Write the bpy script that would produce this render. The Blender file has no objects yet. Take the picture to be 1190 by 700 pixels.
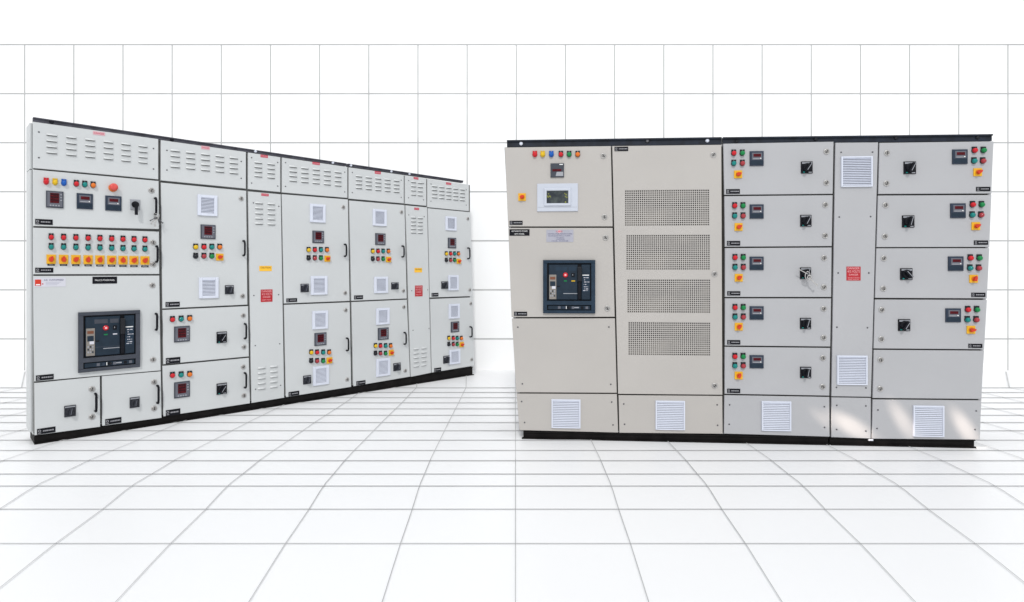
import bpy, math, random
from mathutils import Vector
random.seed(7)
S = bpy.context.scene
C = S.collection

# ---------------------------------------------------------------- camera, world, lights, exposure
F, HZ, CX, H = 700.0, 313.0, 598.0, 1.30      # focal length and horizon in photo pixels, eye height in metres
cam = bpy.data.objects.new('camera', bpy.data.cameras.new('camera')); C.objects.link(cam)
cam.location = (0, 0, H); cam.rotation_euler = (math.pi/2, 0, 0)
cam.data.sensor_width = 36; cam.data.lens = F/1190*36
cam.data.shift_x = -3/1190; cam.data.shift_y = -37/1190
cam.data.clip_start = .05; cam.data.clip_end = 200
S.camera = cam
S.view_settings.view_transform = 'Standard'; S.view_settings.look = 'None'
S.view_settings.exposure = 0.0; S.view_settings.gamma = 1
W = bpy.data.worlds.new('World'); S.world = W; W.use_nodes = True
bg = W.node_tree.nodes['Background']; bg.inputs[0].default_value = (.95, .975, 1, 1); bg.inputs[1].default_value = 0.93
def lamp(name, kind, loc, target, energy, col, **kw):
    l = bpy.data.lights.new(name, kind); l.energy = energy; l.color = col
    for k, v in kw.items(): setattr(l, k, v)
    o = bpy.data.objects.new(name, l); C.objects.link(o); o.location = loc
    o.rotation_euler = (Vector(target)-Vector(loc)).to_track_quat('-Z', 'Y').to_euler()
    return o
lamp('key_light', 'SUN', (0, -3, 5), (0, -3+1.27, 5-1.15), 1.45, (1, .985, .96), angle=math.radians(6))
lamp('overhead_fill', 'AREA', (.2, 4.2, 5.6), (.2, 4.4, 0), 80, (.96, .98, 1), shape='RECTANGLE', size=9, size_y=3.5)  # added overhead fill for the far floor; no fixture hangs there

# ---------------------------------------------------------------- materials
MATS = {}
def mat(name, col, rough=.5, metal=0, noise=0, scale=8, bump=0, bscale=300, emit=0, coat=0, spec=.5):
    if name in MATS: return MATS[name]
    m = bpy.data.materials.new(name); m.use_nodes = True
    nt = m.node_tree; b = nt.nodes['Principled BSDF']
    b.inputs['Base Color'].default_value = (*col, 1); b.inputs['Roughness'].default_value = rough
    b.inputs['Metallic'].default_value = metal; b.inputs['Coat Weight'].default_value = coat
    b.inputs['Specular IOR Level'].default_value = spec
    if emit: b.inputs['Emission Color'].default_value = (*col, 1); b.inputs['Emission Strength'].default_value = emit
    tc = nt.nodes.new('ShaderNodeTexCoord')
    n = nt.nodes.new('ShaderNodeTexNoise'); n.inputs['Scale'].default_value = scale; n.inputs['Detail'].default_value = 4
    nt.links.new(tc.outputs['Object'], n.inputs['Vector'])
    r = nt.nodes.new('ShaderNodeValToRGB'); a = 1-noise; c = 1+noise
    r.color_ramp.elements[0].position = .3; r.color_ramp.elements[1].position = .7
    r.color_ramp.elements[0].color = (*[min(1, x*a) for x in col], 1)
    r.color_ramp.elements[1].color = (*[min(1, x*c) for x in col], 1)
    nt.links.new(n.outputs['Fac'], r.inputs[0]); nt.links.new(r.outputs[0], b.inputs['Base Color'])
    if bump:
        n2 = nt.nodes.new('ShaderNodeTexNoise'); n2.inputs['Scale'].default_value = bscale
        nt.links.new(tc.outputs['Object'], n2.inputs['Vector'])
        bp = nt.nodes.new('ShaderNodeBump'); bp.inputs['Strength'].default_value = bump; bp.inputs['Distance'].default_value = .001
        nt.links.new(n2.outputs['Fac'], bp.inputs['Height']); nt.links.new(bp.outputs[0], b.inputs['Normal'])
    MATS[name] = m; return m
mat('white_wall', (.90, .90, .90), .6, noise=.01, scale=.6)
mat('white_floor', (.765, .767, .775), .35, noise=.012, scale=.5, spec=.25)
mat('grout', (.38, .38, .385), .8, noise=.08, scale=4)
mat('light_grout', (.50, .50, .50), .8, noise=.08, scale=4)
mat('cool_paint', (.540, .556, .562), .42, noise=.03, scale=1.3, bump=.15)
mat('warm_lit_paint', (.432, .410, .388), .45, noise=.035, scale=1.6, bump=.15)  # left columns: warm light put into the cabinet's paint colour
mat('cool_lit_paint', (.398, .400, .415), .45, noise=.035, scale=1.6, bump=.15)  # right columns and body: the same paint with cooler light in its colour
mat('gap_shade', (.035, .033, .03), .8, noise=.3, spec=.1)  # dark tone standing for the shade in the right cabinet's door gaps
mat('grey_gap_shade', (.10, .10, .098), .8, noise=.3, spec=.1)  # paler painted shade for left door gaps and louvre openings
mat('grey_steel', (.065, .065, .08), .6, spec=.2, noise=.35, scale=14, bump=.4, bscale=60)
mat('dark_steel', (.008, .012, .022), .5, spec=.3, noise=.5, scale=18, bump=.4, bscale=60)
mat('plinth_black', (.006, .005, .005), .6, noise=.6, scale=9, bump=.3, bscale=80, spec=.15)
mat('chrome', (.52, .51, .50), .42, .9, noise=.15, scale=60)
mat('dull_steel', (.12, .12, .13), .4, .9, noise=.2, scale=60)
mat('lock_core', (.30, .29, .28), .45, .6, noise=.2, scale=60)
mat('wall_grout', (.43, .43, .43), .8, noise=.08, scale=4)
mat('black_plastic', (.006, .0065, .010), .5, noise=.2, spec=.15)
mat('soft_black', (.022, .024, .032), .5, noise=.2, spec=.25)
mat('grey_plastic', (.115, .12, .145), .45, spec=.3, noise=.1)
mat('plate_grey', (.30, .31, .34), .4, noise=.1)
mat('navy_plastic', (.026, .038, .062), .45, spec=.25, noise=.12, scale=30)
mat('slate_plastic', (.050, .056, .072), .5, spec=.25, noise=.1, scale=20)
mat('deep_slate', (.014, .026, .042), .5, spec=.2, noise=.15, scale=20)
mat('blue_slate', (.016, .032, .054), .5, spec=.2, noise=.15, scale=20)
mat('red_display', (.075, .004, .008), .3, noise=.5, scale=90, spec=.15)
mat('display_black', (.028, .004, .007), .3, noise=.3, spec=.15)
mat('vent_white', (.62, .65, .74), .5, noise=.03)
mat('vent_gap', (.20, .21, .27), .8, noise=.1)
mat('hmi_white', (.50, .53, .60), .35, noise=.02)
mat('red', (.50, .010, .018), .35, noise=.1, coat=.12, spec=.25)
mat('dull_red', (.33, .035, .045), .35, noise=.1, coat=.12, spec=.25)
mat('yellow', (.62, .40, .010), .35, noise=.1, coat=.12, spec=.25)
mat('blue', (.004, .085, .38), .35, noise=.1, coat=.12, spec=.25)
mat('green', (.003, .19, .05), .35, noise=.1, coat=.12, spec=.25)
mat('teal', (.004, .19, .175), .35, noise=.1, coat=.12, spec=.25)
mat('orange', (.62, .15, .015), .35, noise=.1, coat=.12, spec=.25)
mat('black', (.008, .009, .013), .35, noise=.1, coat=.12, spec=.25)
mat('plate_yellow', (.74, .40, .008), .4, noise=.08, scale=40)
mat('knob_red', (.55, .026, .004), .35, noise=.1, scale=40)
mat('mushroom_red', (.62, .07, .06), .35, noise=.1, scale=40)
mat('label_white', (.58, .58, .64), .5, noise=.03)
mat('label_silver', (.36, .36, .42), .35, noise=.06, scale=40)
mat('ink', (.06, .06, .16), .6); mat('pale_ink', (.36, .36, .45), .6)
mat('sign_red', (.40, .008, .016), .45, noise=.1); mat('pink_ink', (.80, .40, .42), .5)
mat('sticker_red', (.50, .04, .07), .5, noise=.1); mat('sticker_pink', (.62, .36, .40), .5)
mat('sign_yellow', (.86, .48, .03), .45, noise=.1); mat('sign_brown', (.16, .05, .02), .5)
mat('bright_ink', (.80, .80, .80), .5); mat('grey_ink', (.28, .28, .30), .5)
mat('trip_unit_grey', (.22, .20, .18), .5, noise=.1, scale=60)
def screen_mat():
    m = bpy.data.materials.new('touch_screen'); m.use_nodes = True; nt = m.node_tree; b = nt.nodes['Principled BSDF']
    tc = nt.nodes.new('ShaderNodeTexCoord'); n = nt.nodes.new('ShaderNodeTexNoise')
    n.inputs['Scale'].default_value = 22; n.inputs['Detail'].default_value = 3; nt.links.new(tc.outputs['Object'], n.inputs['Vector'])
    r = nt.nodes.new('ShaderNodeValToRGB'); e = r.color_ramp.elements
    e[0].position = .40; e[0].color = (.012, .018, .026, 1); e[1].position = .72; e[1].color = (.06, .075, .07, 1)
    nt.links.new(n.outputs['Fac'], r.inputs[0]); nt.links.new(r.outputs[0], b.inputs['Base Color']); b.inputs['Roughness'].default_value = .12
    MATS['screen'] = m
screen_mat()
mat('screen_lime', (.20, .21, .03), .2, noise=.4, scale=60)
def cavity_mat():
    m = bpy.data.materials.new('switchgear_cavity'); m.use_nodes = True; nt = m.node_tree; b = nt.nodes['Principled BSDF']
    tc = nt.nodes.new('ShaderNodeTexCoord'); n = nt.nodes.new('ShaderNodeTexNoise'); mp = nt.nodes.new('ShaderNodeMapping')
    mp.inputs['Scale'].default_value = (1, 1, 2.2)
    n.inputs['Scale'].default_value = 3.2; n.inputs['Detail'].default_value = 3
    nt.links.new(tc.outputs['Object'], mp.inputs[0]); nt.links.new(mp.outputs[0], n.inputs['Vector'])
    r = nt.nodes.new('ShaderNodeValToRGB'); e = r.color_ramp.elements
    e[0].position = .44; e[0].color = (.035, .033, .034, 1); e[1].position = .78; e[1].color = (.30, .27, .23, 1)  # dim interior and its paler reflections put into the colour
    nt.links.new(n.outputs['Fac'], r.inputs[0]); nt.links.new(r.outputs[0], b.inputs['Base Color']); b.inputs['Roughness'].default_value = .8
    MATS['cavity'] = m
cavity_mat()

# ---------------------------------------------------------------- mesh builder (u = along the front, w = out of the front, z = up)
class MB:
    def __init__(s): s.v = []; s.f = []; s.m = []; s.smooth = []; s.names = []
    def mi(s, n):
        if n not in s.names: s.names.append(n)
        return s.names.index(n)
    def add(s, vs, fs, m, sm=False):
        o = len(s.v); s.v += [(u, -w, z) for u, w, z in vs]; k = s.mi(m)
        for f in fs: s.f.append([i+o for i in f]); s.m.append(k); s.smooth.append(sm)
    def slab(s, q, w0, w1, m, ch=.0):           # q = bl, br, tr, tl in (u, z), extruded w0 -> w1 with a chamfered front
        bl, br, tr, tl = q
        B = [(p[0], w0, p[1]) for p in q]; M = [(p[0], w1-ch, p[1]) for p in q]
        if ch:
            T = [(bl[0]+ch, w1, bl[1]+ch), (br[0]-ch, w1, br[1]+ch), (tr[0]-ch, w1, tr[1]-ch), (tl[0]+ch, w1, tl[1]-ch)]
            fs = [(3, 2, 1, 0)] + [(i, (i+1) % 4, 4+(i+1) % 4, 4+i) for i in range(4)] + [(4+i, 4+(i+1) % 4, 8+(i+1) % 4, 8+i) for i in range(4)] + [(8, 9, 10, 11)]
            s.add(B+M+T, fs, m)
        else:
            s.add(B+M, [(3, 2, 1, 0)] + [(i, (i+1) % 4, 4+(i+1) % 4, 4+i) for i in range(4)] + [(4, 5, 6, 7)], m)
    def box(s, u0, u1, z0, z1, w0, w1, m, ch=0): s.slab([(u0, z0), (u1, z0), (u1, z1), (u0, z1)], w0, w1, m, ch)
    def disc(s, u, z, prof, m, n=16, sm=True):   # prof = [(r, w), ...] lathe about the w axis, closed at the last ring
        vs = []; fs = []
        for r, w in prof:
            for i in range(n): a = 2*math.pi*i/n; vs.append((u+r*math.cos(a), w, z+r*math.sin(a)))
        for k in range(len(prof)-1):
            for i in range(n): j = (i+1) % n; fs.append((k*n+i, k*n+j, (k+1)*n+j, (k+1)*n+i))
        s.add(vs, fs, m, sm)
        s.add([vs[(len(prof)-1)*n+i] for i in range(n)], [tuple(range(n))], m)
    def bar(s, u, z, l, t, ang, w0, w1, m, ch=.0):   # a bar of length l, thickness t turned by ang in the face plane
        c, sn = math.cos(ang), math.sin(ang)
        q = [(u+x*c-y*sn, z+x*sn+y*c) for x, y in ((-l/2, -t/2), (l/2, -t/2), (l/2, t/2), (-l/2, t/2))]
        s.slab(q, w0, w1, m)
    def tube(s, pts, r, m, n=8, closed=False):
        P = [Vector(p) for p in pts]; N = len(P); vs = []; fs = []
        for i, p in enumerate(P):
            a = P[(i-1) % N] if (closed or i) else P[0]; b = P[(i+1) % N] if (closed or i < N-1) else P[-1]
            t = (b-a).normalized(); up = Vector((0, 0, 1)) if abs(t.z) < .9 else Vector((1, 0, 0))
            x = t.cross(up).normalized(); y = t.cross(x)
            for k in range(n): an = 2*math.pi*k/n; vs.append(tuple(p+x*r*math.cos(an)+y*r*math.sin(an)))
        for i in range(N if closed else N-1):
            for k in range(n):
                j = (k+1) % n; i2 = (i+1) % N; fs.append((i*n+k, i*n+j, i2*n+j, i2*n+k))
        if not closed: fs += [tuple(range(n)), tuple((N-1)*n+k for k in range(n))]
        s.add(vs, fs, m, True)
    def text(s, txt, u, z, h, w, m, width=None):     # flat lettering lying on the face, centred at u, z
        cu = bpy.data.curves.new('t', 'FONT'); cu.body = txt; cu.size = 1; cu.align_x = 'CENTER'; cu.align_y = 'CENTER'; cu.resolution_u = 2
        ob = bpy.data.objects.new('t', cu); me = bpy.data.meshes.new_from_object(ob)
        xs = [v.co.x for v in me.vertices]; ys = [v.co.y for v in me.vertices]
        if xs:
            ex = max(xs)-min(xs); ey = max(ys)-min(ys); cx = (max(xs)+min(xs))/2; cy = (max(ys)+min(ys))/2
            sy = h/ey; sx = width/ex if width else sy
            s.add([(u+(v.co.x-cx)*sx, w, z+(v.co.y-cy)*sy) for v in me.vertices], [tuple(p.vertices) for p in me.polygons], m)
        bpy.data.objects.remove(ob); bpy.data.curves.remove(cu); bpy.data.meshes.remove(me)
    def build(s, name, parent=None, origin=None):
        me = bpy.data.meshes.new(name)
        xs = list(zip(*s.v))
        o = origin if origin is not None else [(min(c)+max(c))/2 for c in xs]
        me.from_pydata([(a-o[0], b-o[1], c-o[2]) for a, b, c in s.v], [], s.f)
        for n in s.names: me.materials.append(MATS[n])
        me.polygons.foreach_set('material_index', s.m); me.polygons.foreach_set('use_smooth', s.smooth)
        me.update()
        ob = bpy.data.objects.new(name, me); C.objects.link(ob)
        po = ORG.get(parent.name, (0, 0, 0)) if parent else (0, 0, 0)
        ob.location = [o[i]-po[i] for i in range(3)]
        if parent: ob.parent = parent
        ORG[ob.name] = o
        return ob
ORG = {}

# ---------------------------------------------------------------- the setting: white tiled wall and floor
WALL_D = 7.75
def floor_pt(x, y):
    d = F*H/(y-HZ); return ((x-CX)*d/F, d)
def build_setting():
    m = MB()
    m.box(-14, 14, -.2, 6.2, -WALL_D-.15, -WALL_D, 'white_wall')
    zt = lambda y: H+(HZ-y)*WALL_D/F
    top = zt(52); g = .0075
    for k in range(-16, 17):
        u = (57.13*k+2-(3 if k < 0 else 0)*0)*WALL_D/F
        m.box(u-g, u+g, .0, top-g-.001, -WALL_D, -WALL_D+.0012, 'wall_grout')
    for i in range(7):
        z = zt(52+57*i); m.box(-14, 14, z-g*1.1, z+g*1.1, -WALL_D, -WALL_D+.002, 'wall_grout')
    w = m.build('wall', origin=(0, WALL_D, 0)); w['kind'] = 'structure'
    m = MB()
    m.add([(-14, -WALL_D, 0), (14, -WALL_D, 0), (14, 6, 0), (-14, 6, 0)], [(0, 1, 2, 3)], 'white_floor')
    rows = [451, 456.5, 462.5, 468.5, 475.5, 483, 491.5, 501, 512, 524, 536, 551.5, 565.5, 592.5, 632.5, 706]
    for y in rows:
        d = F*H/(y-HZ); px_d = F*H/d/d; hw = .5*min(.03, .64/px_d)
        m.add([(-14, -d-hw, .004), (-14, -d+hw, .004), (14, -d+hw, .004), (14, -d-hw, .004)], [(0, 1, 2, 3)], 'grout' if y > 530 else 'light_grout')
    tab = [(432.6, 57), (451, 57.4), (466, 64.5), (490, 77), (513, 88), (535, 99), (551, 105), (562, 110.5), (595, 120.5), (634, 134), (700, 154.5), (760, 173)]
    ys = [432.6, 442, 451, 458, 466, 478, 490, 502, 513, 524, 535, 543, 551, 562, 572, 583, 595, 614, 634, 655, 677, 700, 760]
    def width_at(y):
        def lin(v):
            for (a0, b0), (a1, b1) in zip(tab, tab[1:]):
                if v <= a1: return b0+(b1-b0)*(v-a0)/(a1-a0)
            return tab[-1][1]
        r = 0 if y < 452 or y > 750 else 9
        return (lin(max(432.6, y-r))+2*lin(y)+lin(min(760, y+r)))/4
    tab2 = [(y, width_at(y)) for y in ys]
    for k in range(-16, 17):
        L = []; R = []
        for y, s_ in tab2:
            x, d = floor_pt(CX+1+s_*k*(1.0 if k else 0), y)
            hw = .5*.85*d/F*(1+.05*abs(k))
            L.append((x-hw, -d, .0065)); R.append((x+hw, -d, .0065))
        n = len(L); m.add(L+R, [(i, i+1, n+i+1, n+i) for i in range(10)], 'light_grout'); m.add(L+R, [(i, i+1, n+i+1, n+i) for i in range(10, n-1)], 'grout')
    fl = m.build('floor', origin=(0, 0, 0)); fl['kind'] = 'structure'
build_setting()

# ---------------------------------------------------------------- cabinets
class Cab:
    def __init__(s, bl, br, label, paints):
        a = Vector(floor_pt(*bl)); b = Vector(floor_pt(*br)); s.e = (b-a).normalized(); s.n = Vector((s.e.y, -s.e.x)); s.len = (b-a).length
        s.o = a
        r = bpy.data.objects.new('switchgear_cabinet', None); C.objects.link(r); r.empty_display_size = .3
        r.location = (a.x, a.y, 0); r.rotation_euler = (0, 0, math.atan2(s.e.y, s.e.x))
        r['label'] = label; r['category'] = 'electrical cabinet'
        ORG[r.name] = (0, 0, 0); s.root = r
    def P(s, px, py, w=0.0):                    # where the line of sight meets this cabinet's front face (offset w)
        t = Vector(((px-CX)/F, 1)); o = s.o+s.n*w
        k = o.dot(s.n)/t.dot(s.n); p = t*k
        return ((p-s.o).dot(s.e), H-(py-HZ)/F*k)
    def rect(s, x0, y0, x1, y1, w=0.0):         # pixel-measured rectangle -> upright rectangle on the face
        cx, cy = (x0+x1)/2, (y0+y1)/2
        u0 = s.P(x0, cy, w)[0]; u1 = s.P(x1, cy, w)[0]; z0 = s.P(cx, y1, w)[1]; z1 = s.P(cx, y0, w)[1]
        return u0, u1, z0, z1
    def quad(s, tl, tr, br, bl, w=0.0): return [s.P(*bl, w), s.P(*br, w), s.P(*tr, w), s.P(*tl, w)]

def door(c, tl, tr, br, bl, paint, name='door', label=None):
    m = MB(); m.slab(c.quad(tl, tr, br, bl), -.019, 0, paint, .0025)
    o = m.build(name, c.root)
    if label: o['label'] = label
    return o
def screws(c, par, pts, r=.006):
    for x, y in pts:
        u, z = c.P(x, y); m = MB(); m.disc(u, z, [(r, -.001), (r, .002), (r*.6, .0035)], 'dull_steel', 8); m.build('screw', par)
def corner_screws(c, par, tl, tr, br, bl, dx=5, dy=5):
    screws(c, par, [(tl[0]+dx, tl[1]+dy), (tr[0]-dx, tr[1]+dy), (br[0]-dx, br[1]-dy), (bl[0]+dx, bl[1]-dy)])
def squash(m, u, c, x):
    if c is not L_CAB[0]: return
    k = min(1, .80+max(0, x-60)*.0011)
    m.v = [(u+(a-u)*k, b, z) for a, b, z in m.v]
L_CAB = [None]
def lampx(c, par, x, y, col, ears='black', r=.0185):
    u, z = c.P(x, y); m = MB()
    for sx in (-1, 1): m.box(u+sx*r*.52-r*.40, u+sx*r*.52+r*.40, z+r*.35, z+r*1.42, -.001, .010, ears, .002)
    m.box(u-r*.9, u+r*.9, z-r*.1, z+r*.9, -.001, .006, ears)
    m.disc(u, z-r*.1, [(r*1.06, -.001), (r*1.06, .006), (r*.95, .008)], 'soft_black' if ears == 'black' else ears)
    m.disc(u, z-r*.1, [(r*.93, .007), (r*.93, .017), (r*.78, .023), (r*.40, .0265)], col)
    squash(m, u, c, x); m.build('indicator_lamp', par)
def rotary(c, par, x, y, sz=.060, ang=.6, plate='plate_yellow', knob='knob_red'):
    u, z = c.P(x, y); m = MB(); h = sz/2
    m.box(u-h, u+h, z-h, z+h, -.001, .008, plate, .002)
    m.disc(u, z, [(h*.62, .007), (h*.58, .014), (h*.5, .016)], 'orange')
    m.disc(u, z, [(h*.42, .015), (h*.40, .020), (h*.32, .022)], knob)
    ca, sa = math.cos(ang), math.sin(ang); q = [(-.55, -.34), (.30, -.30), (.30, .30), (-.55, .34)]
    m.slab([(u+h*(x_*ca-y_*sa), z+h*(x_*sa+y_*ca)) for x_, y_ in q], .018, .034, knob)
    m.add([(u+h*(x_*ca-y_*sa), w_, z+h*(x_*sa+y_*ca)) for w_ in (.018, .0335) for x_, y_ in ((.305, -.36), (.78, 0), (.305, .36))], [(0, 1, 4, 3), (1, 2, 5, 4), (3, 4, 5)], knob)
    squash(m, u, c, x); m.build('selector_switch', par)
def isolator(c, par, rc, ang=1.0, lever=False, grey=False):
    u0, u1, z0, z1 = c.rect(*rc); u, z = (u0+u1)/2, (z0+z1)/2; h = min(u1-u0, z1-z0)/2; m = MB()
    pl = 'plate_grey' if lever else 'soft_black'
    m.box(u0, u1, z0, z1, -.001, .010, pl if grey or lever else 'black_plastic', .003)
    if not lever: m.box(u0+h*.12, u1-h*.12, z1-h*.42, z1-h*.15, .0095, .0115, 'plate_grey')
    m.disc(u, z, [(h*.78, .009), (h*.74, .022), (h*.6, .026)], 'black_plastic' if not grey else 'soft_black')
    if lever:
        m.disc(u, z, [(h*.55, .02), (h*.5, .045), (h*.3, .05)], 'black_plastic')
        m.box(u-h*.30, u+h*.30, z-h*2.5, z+h*.3, .036, .054, 'black_plastic', .004)
    else:
        m.bar(u, z, h*1.55, h*.42, ang, .022, .046, 'black_plastic' if not grey else 'soft_black')
        m.bar(u+h*.12, z, h*1.35, h*.09, ang, .046, .0468, 'plate_grey' if not grey else 'grey_plastic')  # pale strip painted as the knob's highlight
    if not grey and not lever: m.box(u0+h*.3, u0+h*.6, z0+h*.12, z0+h*.3, .0095, .012, 'teal'); m.box(u1-h*.75, u1-h*.2, z0+h*.1, z0+h*.25, .0095, .0115, 'plate_grey')
    m.build('isolator_switch', par)
def lock(c, par, x, y, r=.0185, bright=True):
    r *= 1.2
    u, z = c.P(x, y); m = MB(); a = random.uniform(.8, 2.2)
    m.disc(u, z, [(r, -.001), (r, .003), (r*.86, .007), (r*.72, .007), (r*.66, .004)], 'chrome' if bright else 'dull_steel')
    m.disc(u, z, [(r*.60, .003), (r*.55, .011), (r*.4, .012)], 'lock_core')
    m.bar(u, z, r*.95, r*.26, a, .0119, .0128, 'black')
    m.build('lock', par)
def handle(c, par, x, y0, y1, r=.0085):
    out = .042
    u, _ = c.P(x, (y0+y1)/2, out); z1 = c.P(x, y0, out)[1]; z0 = c.P(x, y1, out)[1]; m = MB()
    zz0, zz1 = z0+.008, z1-.008
    m.tube([(u, -.001, zz1), (u, out*.6, zz1), (u, out*.9, zz1-.008), (u, out, zz1-.022), (u, out, (zz0+zz1)/2), (u, out, zz0+.022), (u, out*.9, zz0+.008), (u, out*.6, zz0), (u, -.001, zz0)], r, 'black_plastic')
    m.build('handle', par)
def vent(c, par, rc, full=False, n=14, w=.014):
    u0, u1, z0, z1 = c.rect(*rc); m = MB(); W_ = u1-u0; Hh = z1-z0
    bx = W_*(.05 if full else .17); bz = Hh*(.045 if full else .13)
    m.box(u0+.002, u1-.002, z0+.002, z1-.002, -.001, .004, 'vent_gap')
    m.box(u0, u0+bx, z0, z1, -.0012, w, 'vent_white', .002); m.box(u1-bx, u1, z0, z1, -.0012, w, 'vent_white', .002)
    m.box(u0+bx+.0003, u1-bx-.0003, z0, z0+bz, -.0012, w-.0006, 'vent_white'); m.box(u0+bx+.0003, u1-bx-.0003, z1-bz, z1, -.0012, w-.0006, 'vent_white')
    p = (Hh-2*bz)/n; ua, ub = u0+bx+.0006, u1-bx-.0006
    for i in range(n):
        zb = z0+bz+i*p
        vs = [(ua, .0045, zb+p*.98), (ub, .0045, zb+p*.98), (ub, w*.86, zb+p*.34), (ua, w*.86, zb+p*.34), (ub, w*.72, zb+p*.25), (ua, w*.72, zb+p*.25)]
        m.add(vs, [(0, 3, 2, 1), (3, 5, 4, 2)], 'vent_white')
    m.build('vent_grille', par)
def meter(c, par, rc, kind):
    u0, u1, z0, z1 = c.rect(*rc); m = MB(); W_ = u1-u0; Hh = z1-z0
    if kind == 'grey':          # multifunction meter: grey bezel, dark red readout, small buttons
        m.box(u0, u1, z0, z1, -.001, .012, 'slate_plastic', .004)
        m.box(u0+W_*.06, u1-W_*.06, z0+Hh*.06, z1-Hh*.06, .0115, .0145, 'grey_plastic', .002)
        m.box(u0+W_*.22, u1-W_*.26, z0+Hh*.28, z1-Hh*.12, .014, .0155, 'red_display')
        for k in range(3):
            zz = z1-Hh*(.20+.17*k); m.box(u0+W_*.25, u1-W_*.30, zz-Hh*.05, zz+Hh*.04, .0153, .0160, 'display_black')
            m.box(u1-W_*.19, u1-W_*.10, zz-Hh*.03, zz+Hh*.03, .014, .0165, 'plate_grey')
        for k in range(4): m.box(u0+W_*(.2+.16*k), u0+W_*(.29+.16*k), z0+Hh*.10, z0+Hh*.17, .014, .0165, 'plate_grey')
    else:                       # navy relay with a narrow red readout
        m.box(u0, u1, z0, z1, -.001, .012, 'navy_plastic', .004)
        m.box(u0+W_*.14, u1-W_*.12, z0+Hh*.40, z1-Hh*.12, .0115, .0145, 'grey_plastic', .0015)
        m.box(u0+W_*.24, u1-W_*.22, z1-Hh*.40, z1-Hh*.20, .014, .0152, 'red_display')
        m.box(u0+W_*.2, u1-W_*.3, z0+Hh*.44, z0+Hh*.49, .0145, .0152, 'plate_grey')
        m.disc(u1-W_*.24, z0+Hh*.49, [(W_*.045, .014), (W_*.04, .0165)], 'bright_ink', 8)
        m.box(u0+W_*.06, u1-W_*.06, z0+Hh*.08, z0+Hh*.34, .0118, .0135, 'deep_slate')
    m.build('meter', par)
def nameplate(c, par, rc):
    u0, u1, z0, z1 = c.rect(*rc); m = MB(); W_ = u1-u0; Hh = z1-z0
    m.box(u0, u1, z0, z1, -.0005, .003, 'black_plastic')
    m.disc(u0+W_*.13, z0+Hh*.60, [(Hh*.22, .002), (Hh*.22, .0036)], 'grey_ink', 12); m.disc(u0+W_*.13, z0+Hh*.6, [(Hh*.12, .0035), (Hh*.12, .0041)], 'black_plastic', 12)
    m.box(u0+W_*.05, u0+W_*.22, z0+Hh*.16, z0+Hh*.27, .0029, .0036, 'grey_ink')
    x = .32
    while x < .88:
        l = random.uniform(.05, .11); m.box(u0+W_*x, u0+W_*min(.93, x+l), z0+Hh*.40, z0+Hh*.62, .0029, .0036, 'grey_ink'); x += l+.025
    m.build('nameplate', par)
def plate(c, par, rc, base, ink, lines, name, mode='text'):
    u0, u1, z0, z1 = c.rect(*rc); m = MB(); W_ = u1-u0; Hh = z1-z0
    m.box(u0, u1, z0, z1, -.0005, .0022, base)
    for (txt, fx, fy, fw, fh) in lines: m.text(txt, u0+W_*fx, z0+Hh*fy, Hh*fh, .0030, ink, W_*fw)
    return m.build(name, par)
def louvres(c, par, tl, br, nc, nr, wpx, last_first=None):
    (ua, za), (ub, zb) = c.P(*tl), c.P(*br); m = MB()
    uw = abs(c.P(tl[0]+wpx, tl[1])[0]-ua)
    for i in range(nc):
        m = MB()
        u = ua+(ub-ua)*i/max(1, nc-1)
        for j in range(nr):
            z = za+(zb-za)*j/(nr-1); h = uw*.27; p = .011; a, b = u-uw/2, u+uw/2; i_ = uw*.05
            vs = [(a, 0, z+h*.5), (b, 0, z+h*.5), (a+i_, p*.75, z), (b-i_, p*.75, z), (a+i_, p, z-h*.30), (b-i_, p, z-h*.30), (a, 0, z-h*.34), (b, 0, z-h*.34)]
            m.add([(x, y+.0004, q) for x, y, q in vs], [(0, 2, 3, 1), (2, 4, 5, 3), (0, 6, 4, 2), (1, 3, 5, 7)], 'cool_paint', True)
            m.add([(x, y+.0004, q) for x, y, q in vs[4:]], [(0, 2, 3, 1)], 'grey_gap_shade')
            m.add([(a+i_*.3, .0008, z-h*.33), (b-i_*.3, .0008, z-h*.33), (b-i_*.3, .0008, z-h*.53), (a+i_*.3, .0008, z-h*.53)], [(0, 1, 2, 3)], 'grey_gap_shade')  # dark strip painted for the shade under each hood
        m.build('louvre_bank', par)
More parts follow.
